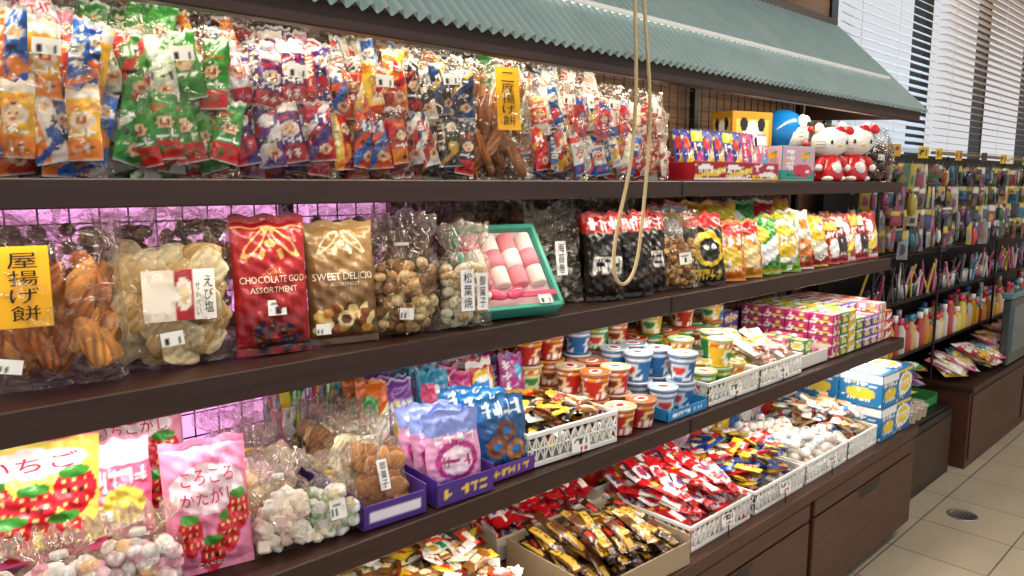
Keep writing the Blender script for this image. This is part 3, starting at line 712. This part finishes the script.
printbag('candy_bag',busy(4,'#f06a98','#ffffff','#f8e060'),.28,1.12,Z3+.04,.08,.15,.04,rz=-10)
cv=Cv('#f08ab2',120,160); cv.ell(.5,.64,.44,.18,'#fde0ea'); 
for u,v in ((.25,.32),(.7,.3),(.5,.14),(.85,.44)): cv.straw(u,v,.15)
def kx(mb,s):
    mb.text('ころころ',0,.138,.07,.02,0,'#d8205c',surf=s); mb.text('かたがし',0,.11,.075,.02,0,'#d8205c',surf=s); mb.text('CANDY',0,.012,.04,.008,0,'#ffffff',surf=s)
printbag('strawberry_candy_bag',cv,.365,1.02,Z3,.116,.19,.05,rz=-10,lean=10,res=.0022,extra=kx,seed=3,wr=1.2)
cl=['#f4ece8','#f8d4de','#f0f0f0','#f0a0bc','#f4c090']
for x,y,hh in ((.08,1.01,.135),(.175,1.0,.13),(.265,1.0,.13)):
    clearbag('marshmallow_bag',c_bits(cl,.013,90,top=.82),x,y,Z3,.105,hh,.075,rz=-12+R.uniform(-10,10),lean=6,g=.5,gv=.74)
clearbag('sugar_cube_bag',c_cubes(['#f6ead8','#f2d4cc','#faf6ee'],.018,60,top=.75),.468,1.01,Z3,.09,.15,.065,rz=-12,lean=10,g=.4,gv=.74)
clearbag('mint_candy_bag',c_bits(['#f8f4ee','#f4e0c0','#c8e0c0'],.012,75,top=.72),.55,1.0,Z3,.08,.13,.06,rz=-15,lean=14,g=.4,gv=.74,extra=stk(0,.03,.025,.03))
for x,y in ((.47,1.12),(.53,1.17),(.48,1.24),(.54,1.27)):
    clearbag('cookie_bag',c_discs(['#d8a870','#e8cfa4','#f4c8d0'],.02,28,(.12,.8)),x,y,Z3,.1,.16,.05,rz=-10,lean=12,g=.45,gv=.76)
mb=cardtray(.12,.3,.05,'#4c2c86',cv=Cv('#4c2c86').rect(.1,.3,.9,.7,'#f0e8f8')); TR=put(mb,'cardboard_tray',.655,1.12,Z3,-4)
for i,y in enumerate((-.1,-.04,.02,.08)):
    clearbag('cookie_bag',c_discs([['#a8703a','#c08850'],['#e0cfa0','#ecdcb8'],['#c89a60','#a87840'],['#d8b080','#e8c8a0']][i],.021,30,(.12,.76)),0,y,.004,.108,.155,.055,rz=-4,lean=22,g=.3,gv=.78,extra=kan('御菓子',None,0,.03,.018,.05) if i==0 else None,parent=TR)
mb=cardtray(.125,.2,.05,'#4c2c86',cv=Cv('#4c2c86').glyph(.1,.3,.9,.7,5,'#f4d040',seed=3)); TR=put(mb,'cardboard_tray',.79,1.06,Z3,-3)
pk=Cv('#efa8d4',96,128).rect(0,.72,1,1,'#8a9ae0').ell(.5,.4,.38,.25,'#c03088').ell(.5,.4,.29,.17,'#f8e0f0').glyph(.22,.33,.78,.46,3,'#c03080',seed=5).glyph(.1,.62,.9,.74,4,'#ffffff',seed=2).ell(.3,.15,.12,.07,'#9070d0').sticker(.7,.12,.4,.1)
for j in range(3): printbag('candy_pouch',pk,0,-.072+j*.045,.004,.11,.145-.004*j,.03,rz=-8,lean=10,res=.0028,parent=TR)
cv=Cv('#124f88',96,128).rect(0,.72,1,1,'#1a6cac').ell(.3,.35,.2,.14,'#8a4a22').ell(.3,.35,.09,.06,'#1c74b8').ell(.68,.28,.2,.14,'#b87838').ell(.68,.28,.09,.06,'#1c74b8').ell(.5,.55,.2,.12,'#6a3418').ell(.5,.55,.08,.05,'#1c74b8').glyph(.1,.74,.9,.92,4,'#ffffff',seed=6).rect(0,0,1,.1,'#7a3aa0')
mb=cardtray(.12,.24,.035,'#6a3a9a',cv=Cv('#6a3a9a').glyph(.1,.3,.9,.7,5,'#f4d040',seed=5)); TR=mb.obj('cardboard_tray',Tm(.915,1.1,Z3+.001))
for j in range(3): printbag('donut_snack_bag',cv,0,-.1+j*.05,.004,.112,.145,.035,rz=-10,lean=10,res=.0028,parent=TR)
c3=[busy(1,'#188a38','#f4f4f4','#f0d030'),busy(2,'#a83890','#ffffff','#40b0e0'),busy(3,'#c82030','#f4d040','#ffffff'),busy(4,'#e870a0','#c03080','#ffffff'),busy(5,'#2890b8','#ffffff','#e85080'),busy(8,'#a898d0','#8040a0','#f0d040'),busy(9,'#d86818','#f8f0d0','#309040')]
standrow('candy_packet_row',c3,.6,1.16,1.32,1,.05,Z3,.085,.2,.035,5,-10,seed=4)
standrow('candy_packet_row',c3[::-1],.72,1.16,1.2,3,.045,Z3,.07,.16,.03,10,-15,seed=5,res=.0035)
tw=[Cv('#e84a6a',16,48).diag('#ffffff',1.2,-.6,.1).diag('#40a0d0',1.2,0,.12).diag('#f0d040',1.2,.3,.1),Cv('#50b060',16,48).diag('#f6e050',1.2,-.2,.12).diag('#ffffff',1.2,.4,.1),Cv('#9a50b0',16,48).diag('#f0a0c0',1.2,-.3,.14).diag('#ffffff',1.2,.2,.08)]
standrow('candy_stick_row',tw,.6,.72,1.3,2,.02,Z3,.022,.19,.016,8,-12,seed=6)
sm=[Cv('#e8bc18',24,16).ell(.5,.5,.3,.3,'#1a1410'),Cv('#1c1614',24,16).rect(.2,.3,.8,.7,'#f0d050'),Cv('#ece8dc',24,16).rect(.3,.2,.6,.8,'#2a2a2a'),Cv('#c8a028',24,16).rect(0,.4,1,.6,'#c82020'),Cv('#8a5228',24,16).ell(.5,.5,.3,.25,'#f0e0b0')]
mb=basket(.25,.2,.07); BK=mb.obj('plastic_basket',Tm(1.09,1.075,Z3+.001,rz=-.06))
heap(sm,-.12,.12,-.095,.095,.004,.085,.035,.055,.013,170,1,flatn=1).obj('wrapped_chocolates',Tm(0,0,.001),BK)
# cups
def cupcv(b,a1,a2,a3,seed=1):
    return Cv(b,64,48).rect(0,.72,1,.9,a1).ell(.5,.42,.3,.26,a2).ell(.5,.42,.2,.16,a3).glyph(.05,.06,.95,.22,5,'#ffffff',seed=seed).glyph(.1,.75,.9,.88,4,'#ffffff',seed=seed+1).rect(.0,.94,1,1,'#ffffff')
cr_=cupcv('#b82018','#e8b028','#f0dca0','#8a2a18',1); cb_=cupcv('#1868a8','#e8ecf0','#dcecf4','#d03a30',2); cg_=cupcv('#18803a','#e8d030','#eef0c8','#d84028',3); cy_=cupcv('#dcb018','#d02a1c','#f8f0c8','#30903c',4); cp_=cupcv('#d8e4ec','#e85080','#f8c0d0','#3a90c8',5)
def cups(name,cv,lid,x0,y0,nx,ny,nz,Z=Z3,r1=.034,r0=.026,h=.07,seed=0,dx=None,parent=None):
    mb=MB(); r=random.Random(seed); dx=dx or 2*r1+.008
    for i in range(nx):
        for j in range(ny):
            for k in range(nz if not callable(nz) else nz(i,j)):
                cup(mb,cv[(i+j+k)%len(cv)] if isinstance(cv,list) else cv,lid if isinstance(lid,str) else lid[(i+j)%len(lid)],Tm(x0+i*dx+r.uniform(-.002,.002),y0+j*dx+r.uniform(-.002,.002),Z+.001+k*(h+.004),rz=r.uniform(0,6)),r0,r1,h)
    mb.obj(name,parent=parent)
cups('cup_noodle_stack',[cr_,cy_,cr_],['#d8c0a0','#d89028'],1.2,1.23,2,2,3,seed=1,h=.06)
cups('cup_noodle_stack',cr_,['#d8bc9c','#c06c34'],1.262,1.0,2,3,lambda i,j:1 if j<1 else 2,seed=2,h=.06)
cups('cup_noodle_stack',[cg_,cr_,cb_],['#c8d8e0','#d85a24','#d8c8b0'],1.37,1.23,3,2,3,seed=8,h=.06)
mb=cardtray(.165,.25,.03,'#2a8ac8',cv=Cv('#2a8ac8').glyph(.1,.3,.9,.7,5,'#ffffff',seed=3)); TR=mb.obj('cardboard_tray',Tm(1.475,1.09,Z3+.001))
cups('cup_noodle_stack',cb_,'#bcccd8',-.04,-.08,2,3,lambda i,j:2 if j else 1+i,Z=.003,seed=4,h=.066,parent=TR)
mb=basket(.24,.2,.06); BK=mb.obj('plastic_basket',Tm(1.69,1.07,Z3+.001))
cups('cup_noodle_stack',[cg_,cg_,cy_],['#d0d8b0','#a8c890','#e0b050'],-.072,-.055,3,2,lambda i,j:1+((i+j)%2),Z=.004,seed=5,h=.07,dx=.072,r1=.032,parent=BK)
cups('cup_noodle_stack',[cg_,cr_,cg_,cy_],['#d85a24','#2a8a48','#d85a24'],1.62,1.24,6,2,lambda i,j:2+((i*3+j)%2),seed=6,h=.062,dx=.076)
mb=basket(.24,.2,.06); BK=mb.obj('plastic_basket',Tm(1.945,1.07,Z3+.001))
heap([busy(i,['#c8b890','#78a838','#d8d0c0','#c85a40','#d0b050'][i],'#ffffff','#e8a030') for i in range(5)],-.115,.115,-.09,.09,.004,.1,.06,.09,.02,60,5,flatn=.6).obj('snack_packet_pile',Tm(0,0,.001),BK)
mb=cardtray(.18,.2,.05,'#e8e4dc'); TR=mb.obj('cardboard_tray',Tm(2.185,1.085,Z3+.001))
def cartons(name,x0,y0,nx,ny,nz,w,d,h,cols,Z,seed=0,parent=None):
    mb=MB(); r=random.Random(seed)
    tops=[busy(q+seed,c,'#ffffff','#f0d040') for q,c in enumerate(cols)]
    for i in range(nx):
        q=r.randrange(len(cols))
        for j in range(ny):
            n_=nz if j or nz<2 else nz-r.choice([0,0,1])
            for k in range(n_):
                mb.pbox(w*.97,d*.97,h*.98,tops[q],cols[q],Tm(x0+(i+.5)*w,y0+(j+.5)*d,Z+.001+k*h,rz=r.uniform(-.05,.05)),top=tops[q],res=.005)
    mb.obj(name,parent=parent)
cartons('candy_carton_pile',-.072,-.08,3,3,2,.048,.052,.035,['#c84080','#d8c030','#409048'],.003,1,TR)
cartons('candy_carton_pile',2.3,.985,4,4,4,.06,.08,.035,['#c02870','#503890','#408030','#d8b820','#d05078'],Z3,2)
cartons('candy_carton_pile',2.545,.985,4,4,4,.062,.08,.034,['#c82870','#6c38a0','#c01c38','#e080a0'],Z3,3)
cartons('candy_carton_pile',2.08,1.3,2,1,4,.1,.07,.04,['#d84a6a','#40a0c0','#e8c830','#6a40a0'],Z3,4)

# ================================================================ CABINET TOP
yl=[Cv('#d8b830',24,16).rect(.2,.3,.8,.7,'#c83020'),Cv('#e4dcc8',24,16).ell(.5,.5,.3,.3,'#d8a030'),Cv('#8a5826',24,16).rect(.2,.3,.8,.7,'#f6e8b0'),Cv('#dcdcdc',24,16).rect(.1,.4,.9,.6,'#2a8040'),Cv('#c83c24',24,16).ell(.5,.5,.3,.3,'#f8f0d0'),Cv('#e8e2d6',24,16).glyph(.1,.2,.9,.8,2,'#b03020',seed=1)]
for x,sd in ((.5,12),(.83,11)):
    TR=cardtray(.3,.42,.06,'#d8caa8').obj('cardboard_tray',Tm(x,1.14,Z4+.001))
    heap(yl,-.14,.14,-.2,.2,.004,.13,.034,.05,.014,320,sd,flatn=1).obj('wrapped_candy_pile',Tm(0,0,.001),TR)
TR=cardtray(.33,.26,.07,'#a89478').obj('cardboard_tray',Tm(1.22,1.02,Z4+.001,rz=-.05))
bars=[Cv('#2a1a12',16,64).rect(.2,.1,.8,.5,'#b88818').rect(.25,.6,.75,.85,'#c83020').glyph(.3,.12,.7,.48,4,'#241408',True,seed=1),Cv('#3a2216',16,64).rect(.15,.3,.85,.9,'#c8a040').glyph(.3,.35,.7,.85,4,'#5a1a10',True,seed=2),Cv('#5a3418',16,64).rect(.2,.1,.8,.6,'#c89838')]
heap(bars,-.155,.155,-.12,.12,.004,.09,.026,.1,.012,130,13,flatn=.25,dome=.15).obj('chocolate_bar_pile',Tm(0,0,.001),TR)
rw=[Cv('#c81820',20,64).rect(0,.25,1,.7,'#f0ece6').ell(.5,.48,.32,.16,'#d82028').glyph(.3,.3,.7,.66,3,'#2050a0',True,seed=2),Cv('#f0ece6',20,64).rect(0,0,1,.25,'#c01620').rect(0,.78,1,1,'#c81e28').ell(.5,.5,.3,.15,'#3a68b0').glyph(.2,.3,.8,.7,3,'#a01820',True,seed=4),Cv('#b8141f',20,64).rect(.2,.1,.8,.5,'#fff4ec').ell(.5,.7,.3,.1,'#f0c030')]
TR=cardtray(.36,.2,.07,'#c8bca8').obj('cardboard_tray',Tm(1.24,1.28,Z4+.001,rz=-.03))
heap(rw,-.18,.18,-.1,.1,.004,.15,.03,.12,.014,170,14,flatn=.5,dome=.2).obj('snack_stick_pile',Tm(0,0,.001),TR)
BK=basket(.27,.3,.065).obj('plastic_basket',Tm(1.555,1.06,Z4+.001))
heap(rw,-.13,.13,-.145,.145,.004,.13,.03,.11,.014,200,15,flatn=.4,dome=.2).obj('snack_stick_pile',Tm(0,0,.001),BK)
mx_=[Cv('#2048a0',20,40).rect(.2,.3,.8,.7,'#f0d040'),Cv('#c02020',20,40).rect(.2,.3,.8,.7,'#ffffff'),Cv('#1e1a1c',20,40).ell(.5,.5,.3,.2,'#e8b830'),Cv('#e0c030',20,40).ell(.5,.5,.3,.2,'#d02828'),Cv('#ece8e0',20,40).glyph(.2,.2,.8,.8,3,'#c02020',True,seed=3)]
BK=basket(.27,.3,.065).obj('plastic_basket',Tm(1.85,1.06,Z4+.001))
heap(mx_,-.13,.13,-.145,.145,.004,.12,.032,.07,.014,220,16,flatn=1,dome=.2).obj('snack_packet_pile',Tm(0,0,.001),BK)
BK=basket(.27,.3,.065).obj('plastic_basket',Tm(2.14,1.06,Z4+.001))
mb=MB(); r=random.Random(3)
for i in range(190):
    x=r.uniform(-.115,.115);y=r.uniform(-.13,.13); mb.ell(x,y,.018+i/190*.085,.016,.016,.014,'printed_film',r.choice(['#f6f2ec','#fbfaf6','#dce4e8','#f4e4d8']),10,noise=.06,seed=i)
    if i%3==0: mb.ell(x,y,.018+i/190*.085+.012,.008,.008,.004,'printed_film',r.choice(['#d84040','#3a80c0','#e8b040']),8)
mb.obj('wrapped_candy_pile',Tm(0,0,.001),BK)
wh=[Cv('#f0ece4',20,40).rect(0,.3,1,.5,'#d84040'),Cv('#f0ece4',20,40).rect(0,.6,1,.8,'#3a78c0'),Cv('#d8b080',20,40).ell(.5,.5,.3,.2,'#a04028')]
BK=basket(.22,.3,.065).obj('plastic_basket',Tm(2.4,1.06,Z4+.001))
heap(wh,-.1,.1,-.13,.13,.004,.13,.03,.08,.015,130,17,flatn=1,dome=.2).obj('snack_packet_pile',Tm(0,0,.001),BK)
cartons('candy_carton_pile',2.53,.9,2,3,2,.13,.15,.115,['#1868a8','#207cb8'],Z4,7)
c4=[busy(1,'#d8b818','#d83028','#ffffff'),busy(2,'#2a80c8','#ffffff','#f0d040'),busy(4,'#c02840','#ffffff','#f0d040'),busy(5,'#e8e4dc','#3a70b8','#d84030'),busy(8,'#409038','#f0e040','#ffffff'),busy(9,'#6a3a90','#f0c0d8','#ffffff')]
standrow('snack_packet_row',c4,1.47,2.5,1.27,2,.06,Z4,.08,.21,.035,8,-15,seed=9)
for x,y,z in [(1.56,.893,Z4+.03),(1.85,.893,Z4+.03),(2.14,.893,Z4+.03),(1.69,.962,Z3+.01),(1.945,.962,Z3+.01),(1.09,.962,Z3+.01)]:
    mb=MB(); mb.plate(.045,.03,Cv('#fbfbf6',40,26).glyph(.1,.5,.9,.9,5,'#333333',seed=int(x*50)).glyph(.3,.1,.9,.4,3,'#d02828',seed=int(x*70)),'paper_label'); mb.rod((0,.001,-.03 if z<.6 else -.01),(0,.001,.01),.0015)
    mb.obj('price_card',Tm(x,y,z,rz=-.2,rx=-.1))

# ================================================================ ROPE
cu=bpy.data.curves.new('hanging_rope','CURVE'); cu.dimensions='3D'; cu.bevel_depth=.0036; cu.bevel_resolution=2
def spl(P):
    s=cu.splines.new('NURBS'); s.points.add(len(P)-1); s.order_u=4; s.use_endpoint_u=True
    for i,p in enumerate(P): s.points[i].co=(*p,1)
# one cord: down from the ceiling, round the bottom and back up beside itself
spl([(1.13,.9,2.75),(1.135,.9,2.1),(1.14,.9,1.75),(1.155,.895,1.55),(1.165,.9,1.4),(1.15,.9,1.3),(1.12,.9,1.22),(1.095,.895,1.14),(1.1,.89,1.095),(1.13,.89,1.082),(1.17,.895,1.11),(1.19,.9,1.18),(1.21,.905,1.3),(1.222,.905,1.42),(1.205,.91,1.56),(1.175,.91,1.75),(1.155,.91,2.1),(1.145,.91,2.75)])
cu.materials.append(MATS['rope_fibre']); ro=bpy.data.objects.new('hanging_rope',cu); sc.collection.objects.link(ro)

# ================================================================ FAR AREA
mb=MB()
mb.bx(2.95,3.6,.99,WY-.07,0,.3,'black_metal',b=.003); mb.bx(2.95,3.6,1.0,WY-.07,.3,.315,'black_metal'); mb.bx(2.97,3.58,.985,.99,.04,.27,'wood_dark',b=.002)
mb.obj('low_cabinet')
mb=MB(); mb.bx(3.68,7.4,.945,WY-.07,0,.36,'wood_cabinet',b=.003); mb.bx(3.66,7.4,.93,WY-.07,.36,.385,'wood_dark',b=.003)
for x in (3.7,4.6,5.5,6.4): mb.bx(x,x+.86,.938,.945,.04,.34,'wood_cabinet',b=.003)
mb.obj('display_counter')
mb=MB(); mb.bx(2.95,6.1,1.33,1.345,.4,1.42,'black_metal')
for x in (2.95,3.7,4.6,5.5,6.08): mb.rod((x,1.12,.385),(x,1.12,1.4),.006,n=8)
for z in (1.38,1.2,1.0,.8,.56): mb.rod((2.95,1.12,z),(6.08,1.12,z),.003)
for z in (1.0,.8,.56): mb.bx(2.95,6.08,1.13,1.33,z-.02,z-.012,'black_metal')
RACK=mb.obj('display_rack')
r=random.Random(21); mb=MB()
cols=['#2a6a90','#8a4060','#b09a40','#3a6848','#888890','#705038','#903030','#504070','#b0a898','#1a1a24','#282e38','#8a7028','#202830','#303030']
for z in (1.36,1.27,1.18,1.1):
    x=2.98
    while x<6:
        for y in (1.08,1.15,1.24):
            if r.random()<.25: continue
            cc=r.choice(cols); hh=r.uniform(.03,.12); ww=r.uniform(.015,.05); X=x+r.uniform(-.02,.02)
            if r.random()<.35:
                mb.ell(X,y,z-hh*.6,ww*.45,ww*.45,hh*.4,'glossy_plastic',r.choice(cols+['#d8d8d0','#c83a40']),8)
            else:
                mb.pouch(ww,hh,.012,Cv(cc,12,24).rect(.1,.7,.9,.95,r.choice(['#d8d0c0','#c8b040',cc])).ell(.5,.35,.3,.2,r.choice(cols)),M=Tm(X,y,z-hh,rz=r.uniform(-1.2,.1),ry=r.uniform(-.1,.1)),res=.007,seed=x)
            mb.rod((X,y,z-.01),(X,y,z+.012),.001,'steel')
        x+=r.uniform(.03,.06)
mb.obj('hanging_keychains',parent=RACK)
x=3.0; mb=MB()
while x<6:
    cv=Cv(r.choice(['#e0b828','#e8e0c0','#d89820','#404040']),20,14).glyph(.1,.3,.9,.7,3,'#333333',seed=int(x*9)); mb.plate(r.uniform(.03,.07),.045,cv,'paper_label',Tm(x,1.1,1.385,rz=-.6),res=.006); x+=r.uniform(.1,.4)
mb.obj('price_cards',parent=RACK)
mb=MB(); x=2.98
while x<6:
    c=r.choice(['#c85a80','#d890a8','#d0ccc8','#b03a6c','#6aa0b8','#c8b038','#302830','#404048'])
    for k in range(r.choice([1,2,4])): mb.rod((x+r.uniform(-.015,.015),1.16+r.uniform(-.03,.03),.79),(x+r.uniform(-.03,.03),1.15+r.uniform(-.03,.03),.79+r.uniform(.08,.16)),.005,'glossy_plastic',c,6)
    if r.random()<.55: mb.lathe([(0,0),(.024,0),(.024,.06),(.022,.06),(.022,.005),(0,.005)],12,'glossy_plastic',r.choice(['#303848','#c8c8c0','#a04858']),Tm(x,1.17,.79))
    x+=r.uniform(.04,.07)
mb.obj('pencil_bundle',parent=RACK)
mb=MB(); x=2.99
while x<6:
    for y in (1.15,1.24):
        c=r.choice(['#d09818','#c87c20','#d8c050','#c8c4b8','#b8661c','#d0a068','#b03028']); hh=r.uniform(.09,.17); q=r.uniform(.018,.026)
        mb.lathe([(0,0),(q-.002,0),(q,.01),(q,hh*.7),(q*.5,hh*.85),(q*.5,hh),(0,hh)],12,'glossy_plastic',c,Tm(x,y,.55)); mb.lathe([(q*.55,hh*.88),(q*.6,hh*.88),(q*.6,hh+.01),(0,hh+.01)],10,'glossy_plastic',r.choice(['#e04060','#f8f8f8','#3a90c0']),Tm(x,y,.55))
    x+=r.uniform(.05,.075)
mb.obj('juice_bottles',parent=RACK)
mb=MB()
for i in range(130):
    x=r.uniform(3.76,5.9); y=r.uniform(1.0,1.1); cc=r.choice(['#d83a60','#e890b0','#c82030','#e8e4dc','#a01838','#d8b830','#c85a90','#4090b0'])
    mb.pouch(.12,.13,.035,busy(i,cc,'#ffffff','#f0d040'),M=Tm(x,y,.41+r.uniform(0,.1)*(1-abs(x-4.6)/2),rz=r.uniform(-.8,.8),rx=-1.2)@Tm(0,0,-.06),res=.01,seed=i)
mb.obj('packaged_towel_pile')
TR=cardtray(.5,.3,.05,'#2a8a48').obj('plastic_tray',Tm(3.3,1.19,.317))
heap(c4+c3,-.23,.23,-.13,.13,.004,.18,.09,.11,.03,70,31,flatn=1).obj('snack_packet_pile',Tm(0,0,.001),TR)
cups('paper_cup_set',Cv('#b8a890'),'#d8d0c4',3.05,1.03,5,1,1,Z=.315,seed=9,h=.05,r1=.028,r0=.022)
mb=MB(); mb.bx(4.22,4.72,.94,.98,.386,.72,'glossy_plastic','#39474e',b=.008); mb.bx(4.21,4.73,.935,.985,.72,.75,'glossy_plastic','#5a8a8c',b=.006); mb.bx(4.26,4.68,.936,.941,.45,.68,'glossy_plastic','#6a7a80'); mb.obj('storage_box')
simple('support_pillar',[(5.05,5.12,.95,1.02,.386,2.75)],'black_metal')
mb=MB(); mb.lathe([(0,.0),(.054,.0),(.054,.002),(.047,.003),(.045,.0015),(0,.0015)],32,'steel','#999999')
for k in range(-3,4): mb.bx(-.035,.035,k*.011-.0015,k*.011+.0015,.0012,.0022,'black_metal')
mb.obj('floor_drain',Tm(3.15,.8,.0005))

# ================================================================ CAMERA
cam=bpy.data.cameras.new('camera'); cam.lens=26.0; cam.sensor_width=36; cam.clip_start=.05
co=bpy.data.objects.new('camera',cam); sc.collection.objects.link(co); co.location=(0,0,1.28); co.rotation_euler=(math.radians(82),0,math.radians(-43)); sc.camera=co
print('verts',sum(len(o.data.vertices) for o in sc.objects if o.type=='MESH'))
